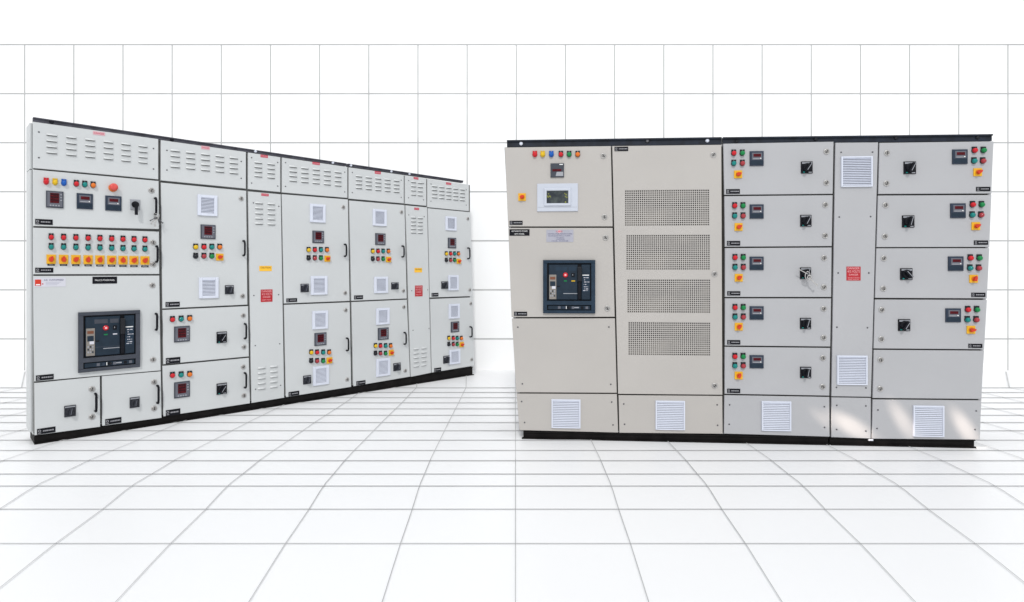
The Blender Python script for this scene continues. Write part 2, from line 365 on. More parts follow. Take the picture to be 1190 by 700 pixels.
def breaker(c, rc, inner_y, slate, deep, lbl):
    # rc: outer frame; parts of the breaker are laid out as fractions of the frame
    u0, u1, z0, z1 = c.rect(*rc); W_ = u1-u0; Hh = z1-z0
    X = lambda f: u0+W_*f
    Z = lambda f: z1-Hh*f
    m = MB()
    m.box(u0, u1, Z(.155 if False else .06), z1, -.001, .022, slate, .003)
    m.box(u0, u1, z0, Z(.945), -.001, .022, slate, .003)
    m.box(u0, X(.075), Z(.9445), Z(.0605), -.001, .0218, slate); m.box(X(.925), u1, Z(.9445), Z(.0605), -.001, .0218, slate)
    m.box(X(.0755), X(.9245), Z(.84), Z(.765), -.001, .0216, slate)
    m.box(X(.0755), X(.9245), Z(.764), Z(.0608), -.001, .003, 'black_plastic')
    m.box(X(.0755), X(.9245), Z(.944), Z(.841), -.001, .004, 'black_plastic')
    m.box(X(.095), X(.905), Z(.93), Z(.855), .003, .014, deep, .002)
    fr = m.build('circuit_breaker', c.root)
    fr['label'] = lbl
    m = MB(); m.box(X(.11), X(.665), Z(.745), Z(.085), .002, .017, deep, .004); m.box(X(.735), X(.905), Z(.745), Z(.085), .002, .017, deep, .004)
    m.box(X(.25), X(.46), Z(.20), Z(.13), .0165, .0176, slate); m.box(X(.50), X(.64), Z(.20), Z(.13), .0165, .0176, slate)
    m.box(X(.27), X(.325), Z(.505), Z(.485), .0168, .0182, 'black_plastic')
    m.box(X(.39), X(.655), Z(.634), Z(.622), .0168, .0178, 'plate_grey'); m.box(X(.11), X(.665), Z(.60), Z(.595), .0168, .0174, slate)
    m.build('front_cover', fr)
    m = MB(); m.box(X(.118), X(.255), Z(.735), Z(.275), .0165, .024, 'trip_unit_grey', .002)
    m.box(X(.135), X(.235), Z(.365), Z(.315), .0238, .025, 'sign_brown'); m.box(X(.135), X(.235), Z(.49), Z(.40), .0238, .025, deep)
    m.box(X(.17), X(.24), Z(.54), Z(.49), .0238, .026, 'label_white')
    for r_ in range(3):
        for q in range(3): m.box(X(.137+.036*q), X(.160+.036*q), Z(.595+.045*r_), Z(.568+.045*r_), .0238, .0262, ['plate_grey', deep, 'plate_grey'][(q+r_) % 3])
    m.build('trip_unit', fr)
    m = MB(); m.disc(X(.43), Z(.28), [(W_*.048, .0165), (W_*.045, .024), (W_*.035, .026)], 'red', 20); m.box(X(.412), X(.448), Z(.297), Z(.262), .0255, .0268, 'pink_ink'); m.build('red_push_button', fr)
    m = MB(); m.box(X(.545), X(.605), Z(.315), Z(.245), .0165, .023, 'black_plastic', .002); m.box(X(.565), X(.575), Z(.29), Z(.265), .0228, .0236, 'plate_grey'); m.build('black_push_button', fr)
    m = MB(); m.box(X(.40), X(.46), Z(.402), Z(.383), .0165, .0185, 'green'); m.build('green_flag', fr)
    m = MB(); m.box(X(.545), X(.615), Z(.402), Z(.383), .0165, .0185, 'label_white' if slate == 'slate_plastic' else 'yellow'); m.build('charge_flag', fr)
    m = MB(); m.box(X(.668), X(.732), Z(.74), Z(.18), .003, .030, 'black_plastic', .004); m.box(X(.660), X(.742), Z(.40), Z(.13), .028, .040, 'black', .004); m.build('charging_handle', fr)
    m = MB(); rnd = random.Random(5)
    m.box(X(.75), X(.885), Z(.60), Z(.265), .0168, .0178, 'blue_slate')
    m.box(X(.755), X(.88), Z(.292), Z(.276), .0178, .0184, 'bright_ink')
    for (fy, segs) in ((.325, 2), (.365, 1), (.405, 3), (.45, 2), (.495, 3), (.535, 2), (.565, 2)):
        x = .76+rnd.uniform(0, .03)
        for k in range(segs): l = rnd.uniform(.015, .045); m.box(X(x), X(x+l), Z(fy+.012), Z(fy), .0178, .0184, 'label_white' if rnd.random() > .4 else 'plate_grey'); x += l+.012
    m.build('rating_plate', fr)
    m = MB()
    for k in range(9):
        x = .11+.088*k
        if k in (0, 1): continue
        m.box(X(x), X(x+.05), Z(.915), Z(.870), .0138, .0158, ['navy_plastic', 'black_plastic', 'grey_plastic'][k % 3])
    m.box(X(.44), X(.452), Z(.915), Z(.865), .0158, .019, 'bright_ink'); m.disc(X(.51), Z(.89), [(W_*.022, .0138), (W_*.02, .020)], 'black', 12)
    m.box(X(.60), X(.69), Z(.90), Z(.88), .0156, .0164, 'plate_grey')
    m.build('racking_panel', fr)
    return fr

# ================================================================ left cabinet
L = Cab((40, 517), (550, 436), 'long white seven column switchgear cabinet with black door handles and louvred covers along its top', None)
PT = 'cool_paint'
L_CAB[0] = L
def build_left():
    c = L
    u0 = c.P(38, 300)[0]+.002; u1 = c.P(548, 300)[0]
    # body
    zt0 = c.P(39, 141.5)[1]; zt1 = c.P(545, 214.5)[1]; zb = c.P(40.5, 506)[1]; zb1 = c.P(551, 426)[1]
    m = MB(); m.slab([(u0, zb+.003), (u1-.005, zb1), (u1-.005, zt1), (u0, zt0)], -.27, -.024, PT)
    g = MB(); m.slab([(u0+.004, zb+.010), (u1-.012, zb1+.007), (u1-.012, zt1-.006), (u0+.004, zt0-.006)], -.0242, -.0195, 'grey_gap_shade')  # dark sheet painted as the shade between the doors
    body = m.build('body', c.root)
    m = MB()
    q = [(34, 143), (37.6, 143.6)]
    m.slab([(u0-.0165, zb+.02), (u0-.002, zb+.02), (u0-.002, c.P(38, 197)[1]), (u0-.0165, c.P(38, 197)[1])], -.26, -.035, PT, .003)
    m.slab([(u0-.0165, c.P(38, 196)[1]), (u0-.002, c.P(38, 196)[1]), (u0-.002, zt0-.005), (u0-.0165, zt0-.005)], -.26, -.035, PT, .003)
    m.build('side_panel', c.root)
    # plinth and top rail
    m = MB(); zp = min(zb, zb1)
    m.slab([(0, .0), (c.len, .0), (c.len, zb1-.002), (0, zb-.0005)], -.27, -.016, 'plinth_black')
    m.box(0, c.len+.01, .0, .008, -.0165, .006, 'plinth_black'); m.slab([(0, zb-.009), (c.len, zb1-.011), (c.len, zb1-.003), (0, zb-.002)], -.0165, -.002, 'plinth_black')
    m.build('plinth', c.root)
    for (xa, ya, xb, yb, xc, yc, xd, yd) in ((38.6, 136.3, 402.6, 190.2, 402.6, 193.2, 38.6, 141.5), (404.4, 190.4, 538.5, 210.2, 538.5, 212.5, 404.4, 193.6)):
        q = [list(p) for p in c.quad((xa, ya), (xb, yb), (xc, yc), (xd, yd))]
        m = MB(); m.slab(q, -.05, -.006, 'grey_steel'); q2 = [(q[3][0], q[3][1]-.007), (q[2][0], q[2][1]-.007), (q[2][0], q[2][1]+.001), (q[3][0], q[3][1]+.001)]
        m.slab(q2, -.0065, .003, 'grey_steel')
        r = m.build('top_rail', c.root)
        for bx in ((60, 200, 297, 387) if xa < 100 else (408, 455, 476)):
            by = 136.3+(bx-38.6)*.1481+ (2.6 if bx < 210 else 1.2)
            u, z = c.P(bx, by); mm = MB(); mm.disc(u, z, [(.014, -.008), (.014, .000), (.009, .004)], 'black_plastic' if bx < 250 else 'vent_white', 10); mm.build('bolt', r)
    red = lambda par, x, y, w, h, pink=False: plate(c, par, (x-w/2, y-h/2, x+w/2, y+h/2), 'sticker_pink' if pink else 'sticker_red', 'sticker_red' if pink else 'sticker_pink', [('DANGER', .5, .5, .85, .5)], 'warning_sticker')
    # top covers: corners tl, tr, br, bl / louvres first, last, columns, width / sticker
    covers = [((38.2, 141.6), (184, 161.8), (184, 208.6), (38.2, 195.4), (60.1, 157), (166.1, 188.8), 6, 12.5, (115, 155.3, 14, 4, 1)),
              ((187, 162.9), (285.9, 176.8), (285.9, 219.4), (187, 209.8), (203.6, 175.2), (271.6, 201), 5, 11, (238.8, 172, 10, 4, 1)),
              ((288.4, 177.4), (325.9, 182.9), (325.9, 223.4), (288.4, 219.9), (300.1, 189), (315, 206.3), 2, 9, (307, 181.8, 8.5, 3, 0)),
              ((327.8, 183.2), (403.8, 194.2), (403.8, 230.2), (327.8, 223.8), (340.6, 193.8), (392.8, 215.4), 5, 8.8, (367.3, 190.2, 8.5, 2.8, 0)),
              ((405.4, 194.6), (469.4, 203.6), (469.4, 236.6), (405.4, 231), (417.1, 204.8), (460.8, 222.9), 5, 7.4, (439, 200.9, 7, 3, 0)),
              ((470.8, 204), (495.4, 207.6), (495.4, 239.4), (470.8, 237), (480.5, 211.6), (488.3, 227), 2, 6, (483.4, 207.4, 5.5, 2.5, 0)),
              ((496.8, 207.9), (545, 214.8), (545, 245.6), (496.8, 241), (505, 216.4), (537.3, 232.6), 5, 6.3, (521.3, 213.6, 6, 2.5, 0))]
    for tl, tr, br, bl, a, b, nc, wp, st in covers:
        d = door(c, tl, tr, br, bl, PT, 'louvred_cover')
        louvres(c, d, a, b, nc, 4, wp)
        k = 7.5*(a[1] < 180) or 4.5
        dx = 7 if k > 5 else 4
        screws(c, d, [(tl[0]+dx, tl[1]+12*(k > 5)+6*(k < 5)), (tr[0]-dx*.8, tr[1]+11*(k > 5)+6*(k < 5)), (br[0]-dx*.8, br[1]-12*(k > 5)-7*(k < 5)), (bl[0]+dx, bl[1]-12*(k > 5)-7*(k < 5))], .006)
        red(d, *st[:4], pink=bool(st[4]))
    # column 1
    d = door(c, (38.2, 197.2), (184.4, 210.6), (184.8, 266.4), (38.4, 262.8), PT)
    for x, y, col, e in ((53.6, 211.3, 'red', 'red'), (63.9, 212, 'yellow', 'yellow'), (74.2, 212.8, 'blue', 'blue'), (88.6, 213.8, 'red', 'black'), (98.4, 214.6, 'teal', 'black'), (108.1, 215.5, 'orange', 'black')):
        lampx(c, d, x, y, col, e, .0205)
    u, z = c.P(131.2, 218); m = MB(); m.disc(u, z-.004, [(.031, -.001), (.031, .012), (.026, .016)], 'orange', 20); m.disc(u, z, [(.016, .01), (.016, .024), (.029, .030), (.029, .038), (.022, .044), (.01, .046)], 'mushroom_red', 20); m.build('emergency_stop_button', d)
    meter(c, d, (53.4, 222.4, 73.6, 241.8), 'grey'); meter(c, d, (89, 225.2, 107.8, 243.2), 'navy'); meter(c, d, (122.2, 228, 141, 245.2), 'navy')
    isolator(c, d, (151.2, 232, 162.6, 244), lever=True)
    lock(c, d, 176, 221.4, .020); handle(c, d, 181.6, 229, 250, .009); nameplate(c, d, (40.9, 255, 61.2, 261.3))
    d = door(c, (38.4, 264.8), (184.8, 269.4), (185.2, 318.6), (38.8, 319), PT)
    for i, x in enumerate((59.4, 73.8, 88.1, 102.3, 116, 129.7, 142.8, 155.6, 168.3)):
        t = i/8; lampx(c, d, x, 275.7+3.2*t, 'red', 'black', .020); lampx(c, d, x, 286.9+2.7*t, 'teal', 'black', .020)
        rotary(c, d, x, 301.4+1.5*t, .070, 1.2+.5*math.sin(i*2.3))
        yy = 307.9+1.8*t; rc = (x-4.2, yy-1, x+4.2, yy+1.1); u0_, u1_, z0_, z1_ = c.rect(*rc); m = MB(); m.box(u0_, u1_, z0_, z1_, -.0005, .002, 'black_plastic'); m.box(u0_+.008, u1_-.008, z0_+.0045, z1_-.0045, .0019, .0026, 'grey_ink'); m.build('switch_tag', d)
    lock(c, d, 177.9, 281.9, .019); lock(c, d, 178.1, 307.4, .019); handle(c, d, 183.2, 285.2, 305.4, .009); nameplate(c, d, (40.9, 311.3, 61.9, 317))
    d = door(c, (38.8, 320.9), (185.2, 320.5), (186.8, 430.7), (40, 443.6), PT)
    p = plate(c, d, (39.4, 322.8, 76.3, 333.4), 'label_white', 'ink', [('A.K. CUSTOMISED', .62, .74, .62, .20)], 'maker_label')
    u0_, u1_, z0_, z1_ = c.rect(39.4, 322.8, 76.3, 333.4); Wd = u1_-u0_; Hd = z1_-z0_
    m = MB(); m.box(u0_+Wd*.03, u0_+Wd*.22, z0_+Hd*.12, z0_+Hd*.80, .002, .0035, 'knob_red'); m.box(u0_+Wd*.06, u0_+Wd*.19, z0_+Hd*.18, z0_+Hd*.30, .0034, .0040, 'bright_ink'); m.box(u0_+Wd*.25, u0_+Wd*.29, z0_+Hd*.25, z0_+Hd*.38, .002, .0028, 'sticker_red')
    for k in range(3): m.box(u0_+Wd*.36, u0_+Wd*(.85-.06*k), z0_+Hd*(.47-.14*k), z0_+Hd*(.51-.14*k), .002, .0027, 'pale_ink')
    m.build('emblem', d)
    plate(c, d, (107.4, 321.7, 136, 329.8), 'black_plastic', 'bright_ink', [('MALLCO POWER PANEL', .5, .5, .80, .22)], 'title_plate')
    lock(c, d, 177, 331.7, .019); lock(c, d, 177.8, 418, .019); handle(c, d, 182.6, 364, 384.8, .009); nameplate(c, d, (41.6, 435.6, 62.3, 441.8))
    breaker(c, (90.6, 361.8, 162.2, 429.8), None, 'slate_plastic', 'deep_slate', 'grey framed circuit breaker in the first column')
    d = door(c, (40, 445.6), (116.2, 437.8), (116.5, 496.2), (40.4, 506.2), PT)
    isolator(c, d, (74.6, 471.2, 88, 484.2), 1.4, grey=True); lock(c, d, 106.8, 452.2, .019); lock(c, d, 106.9, 484.6, .019); handle(c, d, 112, 457.4, 479.8, .009); nameplate(c, d, (43, 497.2, 64.4, 503.8))
    d = door(c, (118.6, 437.5), (187, 431.9), (187.8, 485.8), (118.8, 495.2), PT)
    isolator(c, d, (150.6, 461.6, 162, 473.8), 1.4, grey=True); lock(c, d, 179, 444, .019); lock(c, d, 179, 474.7, .019); handle(c, d, 184.3, 448, 470.2, .009); nameplate(c, d, (122.3, 486, 141, 492.6))
    # feeder column helper
    def controls(d, xs, y1, y2, rot, vts, mt, iso, r, rs):
        for v in vts: vent(c, d, v, n=11)
        meter(c, d, mt, 'grey')
        for x, col in zip(xs, ('yellow', 'red', 'teal', 'orange')): lampx(c, d, x, y1, col, 'black', r)
        for x, col in zip(xs, ('black', 'dull_red', 'green')): lampx(c, d, x, y2, col, 'black', r)
        rotary(c, d, *rot, sz=rs, ang=.5); isolator(c, d, iso, 1.3, grey=True)
    # column 2
    d = door(c, (187.2, 212.4), (286.2, 222), (287.6, 354.2), (189, 358.8), PT)
    controls(d, (227.2, 236.8, 246, 255.1), 287.2, 297.8, (255.2, 299), ((229.4, 227, 252.2, 251), (231, 322.6, 253.6, 346.6)), (233, 261.4, 250.2, 277.8), (261.3, 331.6, 271.4, 342), .0205, .062)
    lock(c, d, 280.1, 231); lock(c, d, 281.8, 344.2); handle(c, d, 284.6, 279, 297.9); nameplate(c, d, (192.3, 351, 208.8, 356.8))
    for (ya, yb, yc, yd, yl, ym, yi, lk, hd, npy) in ((360.6, 356, 414.4, 423.6, 371.4, (379.2, 397.4), (385.6, 398.6), (366.8, 403.4), (375.8, 394.8), (415.6, 422.4)),
                                                     (425.6, 416.2, 468.9, 484.2, 436.2, (443.6, 462), (445.4, 458.2), (426.5, 459.7), (433.2, 452.2), (475.8, 482.6))):
        d = door(c, (189, ya), (288.4 if ya < 400 else 289.2, yb), (289.3 if ya < 400 else 290.6, yc), (190, yd), PT)
        for k, (x, col) in enumerate(((200.2, 'red'), (210.3, 'teal'), (220.2, 'orange'))): lampx(c, d, x, yl-k*.6, col, 'black', .0205)
        meter(c, d, (202.2, ym[0], 220.3, ym[1]), 'grey'); isolator(c, d, (251.6, yi[0], 263.4, yi[1]), 1.0)
        lock(c, d, 282.6, lk[0]); lock(c, d, 283.5, lk[1]); handle(c, d, 286.2, *hd); nameplate(c, d, (192.7, npy[0], 209.4, npy[1]))
    # columns 3 and 6: narrow riser covers
    for (tl, tr, br, bl, la, lb, wl, rs, ys, ds, l2a, l2b, scr) in (
        ((288.4, 222.6), (326.4, 226), (330.4, 462.4), (292.4, 468.6), (301, 236), (315.3, 260.5), 9, (307.9, 226.6, 8.5, 2.8), (301.3, 309.2, 315.7, 315.2), (303, 336.6, 316.6, 351), (304.1, 427.5), (318.3, 449.4), [(294.5, 236), (324, 240), (295, 343.6), (323.7, 342.6), (296.6, 401.8), (325, 399.7), (297, 452.5), (326, 448)]),
        ((471.4, 238.8), (496.4, 241.2), (501, 433.4), (477.6, 438.2), (480.5, 252.8), (488.3, 270.6), 6, (484.2, 242.9, 5.5, 2.5), (481.6, 311.6, 490.4, 316.8), (482.2, 332, 491, 344.6), (483.6, 405.5), (492.6, 424.3), [(475, 250), (493, 252), (478.5, 338), (497, 337), (480, 384), (498.5, 382)])):
        d = door(c, tl, tr, br, bl, PT, 'riser_cover')
        louvres(c, d, la, lb, 2, 5, wl); louvres(c, d, l2a, l2b, 2, 5, wl); red(d, *rs)
        plate(c, d, ys, 'sign_yellow', 'sign_brown', [('CAUTION', .5, .66, .8, .34)], 'caution_sign')
        plate(c, d, ds, 'sign_red', 'pink_ink', [('DANGER', .5, .86, .85, .15), ('415 VOLTS', .5, .63, .85, .17), ('DANGER', .5, .40, .65, .14), ('KEEP AWAY', .5, .16, .75, .09)], 'danger_sign')
        screws(c, d, scr)
    # columns 4, 5, 7: two feeder doors each
    F4 = [((327.6, 225.9), (404.4, 232), (406.4, 349.9), (330.2, 352.9), (358.4, 365.6, 372.7, 379.7), 290.6, 300.2, (380.3, 300.8), ((360, 237.6, 377.8, 258.6), (360.9, 321, 380, 342.6)), (363, 268.4, 376.2, 282.6), (349.2, 330, 358.6, 339.6), [(398.9, 241), (401.1, 340.6)], (402.6, 283.2, 298.8), (332.7, 346.8, 345.2, 351.2)),
          ((330.3, 354.6), (406.6, 351.6), (408.2, 449.8), (332.4, 461.8), (361.4, 368.2, 375.3, 382.2), 409.6, 419.6, (382.7, 419), ((362.7, 361.4, 380.7, 382.4), (363.4, 425.4, 381.8, 447.3)), (365.3, 386.8, 379, 401.6), (352.2, 436.4, 361.3, 446.4), [(401.6, 360.6), (403.4, 441.1)], (405, 392.6, 408.8), (335.3, 455, 347.6, 460)),
          ((406, 233.2), (470.2, 238.6), (472.8, 347.1), (408.6, 349.8), (432.9, 439, 445, 451.1), 292.2, 301.2, (451.4, 301.8), ((433, 243.6, 448.8, 262.7), (434.6, 321.8, 450.4, 340.6)), (436, 271.4, 447.6, 284.8), (454.6, 328.4, 463, 336.4), [(466.4, 246.7), (468.8, 338)], (469.6, 285.2, 299.5), (411.4, 343.4, 421.8, 348)),
          ((408.7, 351.4), (472.9, 348.5), (476.6, 437.9), (410.8, 449.2), (436.1, 441.8, 447.8, 453.7), 402, 410.8, (454.5, 410), ((437, 358.2, 452.2, 377.1), (437, 416.6, 453.1, 437)), (439, 381, 451.3, 394.8), (457, 422, 465.4, 431), [(469.3, 356.8), (470.9, 430.9)], (472, 386.2, 401.2), (414, 442.6, 424.6, 447.4)),
          ((497.4, 242.2), (546.6, 246.8), (549.4, 344.3), (499.8, 346), (518.4, 523.4, 528, 532.5), 295.1, 302.6, (533, 303.8), ((517.6, 252, 530, 268), (520.6, 320, 532.5, 337.5)), (520.4, 276.6, 529.8, 288.6), (512.8, 327.2, 520.2, 335.8), [(543.6, 254.3), (545.8, 337.1)], (546, 287.6, 301.5), (501.5, 340.6, 509.4, 344.8)),
          ((500, 347.8), (549.6, 345.8), (551.2, 425), (502, 433.3), (521.3, 526.4, 531, 535.8), 393.2, 400.3, (536.3, 400.6), ((521.3, 353.4, 533.7, 370.2), (521.7, 406.4, 534.4, 423)), (523.8, 373.9, 533.3, 386), (515, 413.6, 522.6, 422.2), [(547, 352.9), (548, 418)], (548.6, 379.5, 392.6), (504.5, 427.6, 512.5, 432))]
    for tl, tr, br, bl, xs, y1, y2, rot, vts, mt, iso, lks, hd, npl in F4:
        d = door(c, tl, tr, br, bl, PT)
        controls(d, xs, y1, y2, rot, vts, mt, iso, .0205, .062)
        for l in lks: lock(c, d, *l, .018)
        handle(c, d, *hd); nameplate(c, d, npl)
build_left()

# ================================================================ right cabinet
R = Cab((606, 510), (1137, 521), 'beige five column switchgear cabinet on the right with perforated ventilation door and touch screen', None)
def build_right():
    c = R
    A, B = 'warm_lit_paint', 'cool_lit_paint'  # one paint in two tones, warm and cool light kept in the colour
    q = c.quad((585.8, 170.6), (1157.4, 164.2), (1141, 511), (603.2, 501))
    m = MB(); m.slab(q, -.56, -.024, B)
    qi = c.quad((588.5, 172), (1152.5, 167), (1137, 509), (606, 499.6)); m.slab(qi, -.0242, -.0195, 'gap_shade')  # inner dark sheet gives the gaps their shade by colour
    m.build('body', c.root)
    e = [c.P(603.2, 501)[1], c.P(1141, 511)[1]]; ua = c.P(608, 505)[0]; ub = c.P(1134, 516)[0]
    for (a, b) in ((ua, c.P(963.6, 512)[0]), (c.P(965.4, 512)[0], ub)):
        m = MB(); f = lambda u: e[0]+(e[1]-e[0])*(u-ua)/(ub-ua)-.002
        m.slab([(a, 0), (b, 0), (b, f(b)), (a, f(a))], -.54, -.018, 'plinth_black')
        m.box(a-.01*(a == ua), b, 0, .009, -.019, .008, 'plinth_black')
        m.slab([(a, f(a)-.010), (b, f(b)-.010), (b, f(b)-.002), (a, f(a)-.002)], -.019, -.004, 'plinth_black')
        m.build('plinth', c.root)
    for (tl, tr, br, bl, bolts) in (((589, 163.2), (838.6, 159.7), (838.6, 168), (589, 171), ((605.5, 166.9, 1), (752.4, 163.8, 2), (822.2, 163.4, 1))),
                                    ((840.2, 159.8), (1153.6, 156.2), (1153.6, 163.8), (840.2, 167), ((856.3, 164.4, 0), (948.2, 161.6, 0), (1041.8, 160.2, 0), (1136.6, 159.6, 0)))):
        qq = c.quad(tl, tr, br, bl); mt = 'dark_steel' if tl[0] < 700 else 'dark_steel'
        m = MB(); m.slab([(qq[0][0], qq[0][1]+.001), (qq[1][0], qq[1][1]+.001), qq[2], qq[3]], -.05, -.008, mt)
        m.slab([(qq[3][0], qq[3][1]-.010), (qq[2][0], qq[2][1]-.010), (qq[2][0], qq[2][1]+.001), (qq[3][0], qq[3][1]+.001)], -.0085, .004, mt)
        r = m.build('top_rail', c.root)
        for x, y, k in bolts:
            u, z = c.P(x, y); mm = MB(); mm.disc(u, z, [(.014, -.009), (.014, -.003), (.009, .001)], ['black', 'vent_white', 'dull_steel'][k], 12); mm.build('bolt', r)
    u, z = c.P(1012.2, 511.5); m = MB(); m.box(u-.015, u+.015, z-.006, z+.005, -.017, .006, 'vent_white', .003); m.build('clip', c.root)
    # column 1
    d = door(c, (586.6, 171.6), (709.9, 169.9), (712, 263.3), (590.4, 263.4), A)
    for x, col, e_ in ((621.6, 'red', 'red'), (630.7, 'yellow', 'yellow'), (640.7, 'blue', 'blue'), (651.8, 'red', 'black'), (661.4, 'green', 'black'), (671.3, 'orange', 'black')):
        lampx(c, d, x, 179.7, col, e_)
    u0, u1, z0, z1 = c.rect(639.8, 190.2, 655.4, 206.4); m = MB(); w_, h_ = u1-u0, z1-z0
    m.box(u0, u1, z0, z1, -.001, .012, 'slate_plastic', .003); m.box(u0+w_*.14, u1-w_*.2, z0+h_*.42, z0+h_*.58, .0115, .014, 'red_display')
    m.slab([(u0+w_*.38, z0+h_*.08), (u0+w_*.94, z0+h_*.08), (u0+w_*.94, z0+h_*.38), (u0+w_*.46, z0+h_*.38)], .0115, .0135, 'plate_grey'); m.box(u0+w_*.66, u0+w_*.92, z0+h_*.88, z0+h_*.94, .0115, .013, 'bright_ink'); m.build('meter', d)
    rotary(c, d, 606.7, 229.3, .058, .4); lock(c, d, 701.2, 181.4); lock(c, d, 702.5, 252.4); nameplate(c, d, (592.2, 256.8, 607.3, 261.5))
    # touch panel, a part with its own screen
    u0, u1, z0, z1 = c.rect(624.2, 213.6, 671.6, 246); w_, h_ = u1-u0, z1-z0; m = MB()
    m.box(u0, u1, z0, z1, -.001, .010, 'hmi_white', .003); m.box(u0+w_*.02, u1-w_*.02, z0+h_*.145, z0+h_*.155, .0098, .0105, 'plate_grey')
    m.box(u0+w_*.17, u1-w_*.17, z0+h_*.19, z1-h_*.17, .0095, .020, 'hmi_white', .005); tp = m.build('touch_panel', c.root)
    tp['label'] = 'pale blue framed touch panel on the upper left door'
    m = MB(); a, b, e1, e2 = u0+w_*.235, u1-w_*.235, z0+h_*.29, z1-h_*.26; m.box(a, b, e1, e2, .019, .0208, 'screen')
    rnd = random.Random(3)
    for k in range(10):
        sx = a+(b-a)*(rnd.uniform(.03, .28) if k % 2 else rnd.uniform(.84, .95)); sz = e1+(e2-e1)*rnd.uniform(.05, .75 if k % 2 else .9); m.disc(sx, sz, [(rnd.uniform(.004, .009), .0206), (.003, .0212)], 'screen_lime', 7)
    m.build('screen', tp)
    d = door(c, (590.6, 265), (711.9, 265), (714.4, 368.4), (594.5, 368.8), A)
    plate(c, d, (592, 266.6, 615.4, 274.1), 'black_plastic', 'bright_ink', [('AUTOMATIC POWER', .5, .70, .80, .20), ('APFC PANEL', .5, .27, .50, .20)], 'title_plate')
    plate(c, d, (635, 267.2, 666.4, 281.4), 'label_silver', 'ink', [('CONTROL PANEL MANUFACTURERS', .5, .66, .9, .10), ('POWER & ELECTRICAL SYSTEMS', .48, .50, .8, .09), ('WORKS', .5, .34, .3, .08), ('OFFICE', .52, .22, .3, .08), ('MOB. PHONE', .5, .08, .6, .08)], 'maker_label')
    u, z = c.P(650, 269.2); m = MB(); m.disc(u, z, [(.013, .002), (.013, .003)], 'sticker_pink', 16); m.text('UPS', u, z, .012, .0038, 'sticker_red', .05); m.build('emblem', d)
    lock(c, d, 703.7, 276.4); lock(c, d, 705.8, 358.6); nameplate(c, d, (597.4, 362.4, 612.6, 367.3))
    breaker(c, (631.2, 302.4, 691.6, 364.2), None, 'blue_slate', 'deep_slate', 'blue grey framed circuit breaker in the first column')
    def blank(tl, tr, br, bl, mt, vn=None, name='blank_panel', dx=6, dy=8, sc=None):
        d = door(c, tl, tr, br, bl, mt, name)
        if sc is None: corner_screws(c, d, tl, tr, br, bl, dx, dy)
        else: screws(c, d, sc)
        if vn: vent(c, d, vn, True, 15)
        return d
    blank((594.8, 370.4), (714.6, 370.2), (716.8, 456.8), (600, 456.2), A, dx=7, dy=10)
    blank((600.2, 457.8), (716.9, 458.4), (718.4, 503), (603.6, 500.2), A, (640.9, 464.2, 674.6, 497.4), dx=6, dy=9)
    # column 2: perforated door
    Q = c.quad((711.6, 170), (838.2, 168.5), (839.4, 458.9), (718.4, 457.8)); m = MB()
    holes = [(726.1, 220.7, 824.3, 262.6), (727.7, 273, 825, 313.8), (728.9, 324.8, 825.4, 363.8), (730.1, 374.6, 825.4, 413.2)]
    HR = [c.rect(*h) for h in holes]
    eL = lambda z: Q[0][0]+(Q[3][0]-Q[0][0])*(z-Q[0][1])/(Q[3][1]-Q[0][1]); eR = lambda z: Q[1][0]+(Q[2][0]-Q[1][0])*(z-Q[1][1])/(Q[2][1]-Q[1][1])
    zs = [None]+[v for h in HR for v in (h[3], h[2])]+[None]
    def F4q(a, b, e_, f): m.add([(a[0], 0, a[1]), (b[0], 0, b[1]), (e_[0], 0, e_[1]), (f[0], 0, f[1])], [(0, 1, 2, 3)], A)
    F4q((eL(HR[0][3]), HR[0][3]), (eR(HR[0][3]), HR[0][3]), Q[2], Q[3])
    for i, (a, b, zb, zt) in enumerate(HR):
        F4q((eL(zb), zb), (a, zb), (a, zt), (eL(zt), zt)); F4q((b, zb), (eR(zb), zb), (eR(zt), zt), (b, zt))
        if i < 3: zn = HR[i+1][3]; F4q((eL(zn), zn), (eR(zn), zn), (eR(zb), zb), (eL(zb), zb))
        else: F4q(Q[0], Q[1], (eR(zb), zb), (eL(zb), zb))
    m.add([(p[0], -.019, p[1]) for p in Q]+[(p[0], 0, p[1]) for p in Q], [(i, (i+1) % 4, 4+(i+1) % 4, 4+i) for i in range(4)], A)
    d = m.build('door', c.root); d['label'] = 'tall door with four perforated ventilation fields'
    for (a, b, zb, zt), nr in zip(HR, (17, 17, 16, 16)):
        m = MB(); nc = 40; vs = []; fs = []
        def edges(lo, hi, n): p = (hi-lo)/(n); r_ = [lo]; [r_.extend([lo+p*(i+.18), lo+p*(i+.82)]) for i in range(n)]; r_.append(hi); return r_
        X = edges(a, b, nc); Z = edges(zb, zt, nr)
        for z in Z:
            for x in X: vs.append((x, -.001, z))
        n = len(X)
        for j in range(len(Z)-1):
            for i in range(n-1):
                if i % 2 and j % 2: continue
                fs.append((j*n+i, j*n+i+1, (j+1)*n+i+1, (j+1)*n+i))
        m.add(vs, fs, A)
        m.build('perforated_sheet', d)
        m = MB(); m.box(a+.002, b-.002, zb+.002, zt-.002, -.0192, -.0175, 'cavity'); m.build('dark_backing', d)  # backing sheet coloured as the shaded interior behind the holes
    lock(c, d, 829, 180.2); lock(c, d, 830.3, 318.6); lock(c, d, 830.5, 448.4); nameplate(c, d, (714.1, 170.8, 730, 175.8))
    blank((718.9, 459.6), (839.4, 460.6), (839.9, 504.4), (719.8, 503.2), A, (761.6, 465.8, 795.8, 499.4), dx=6, dy=10)
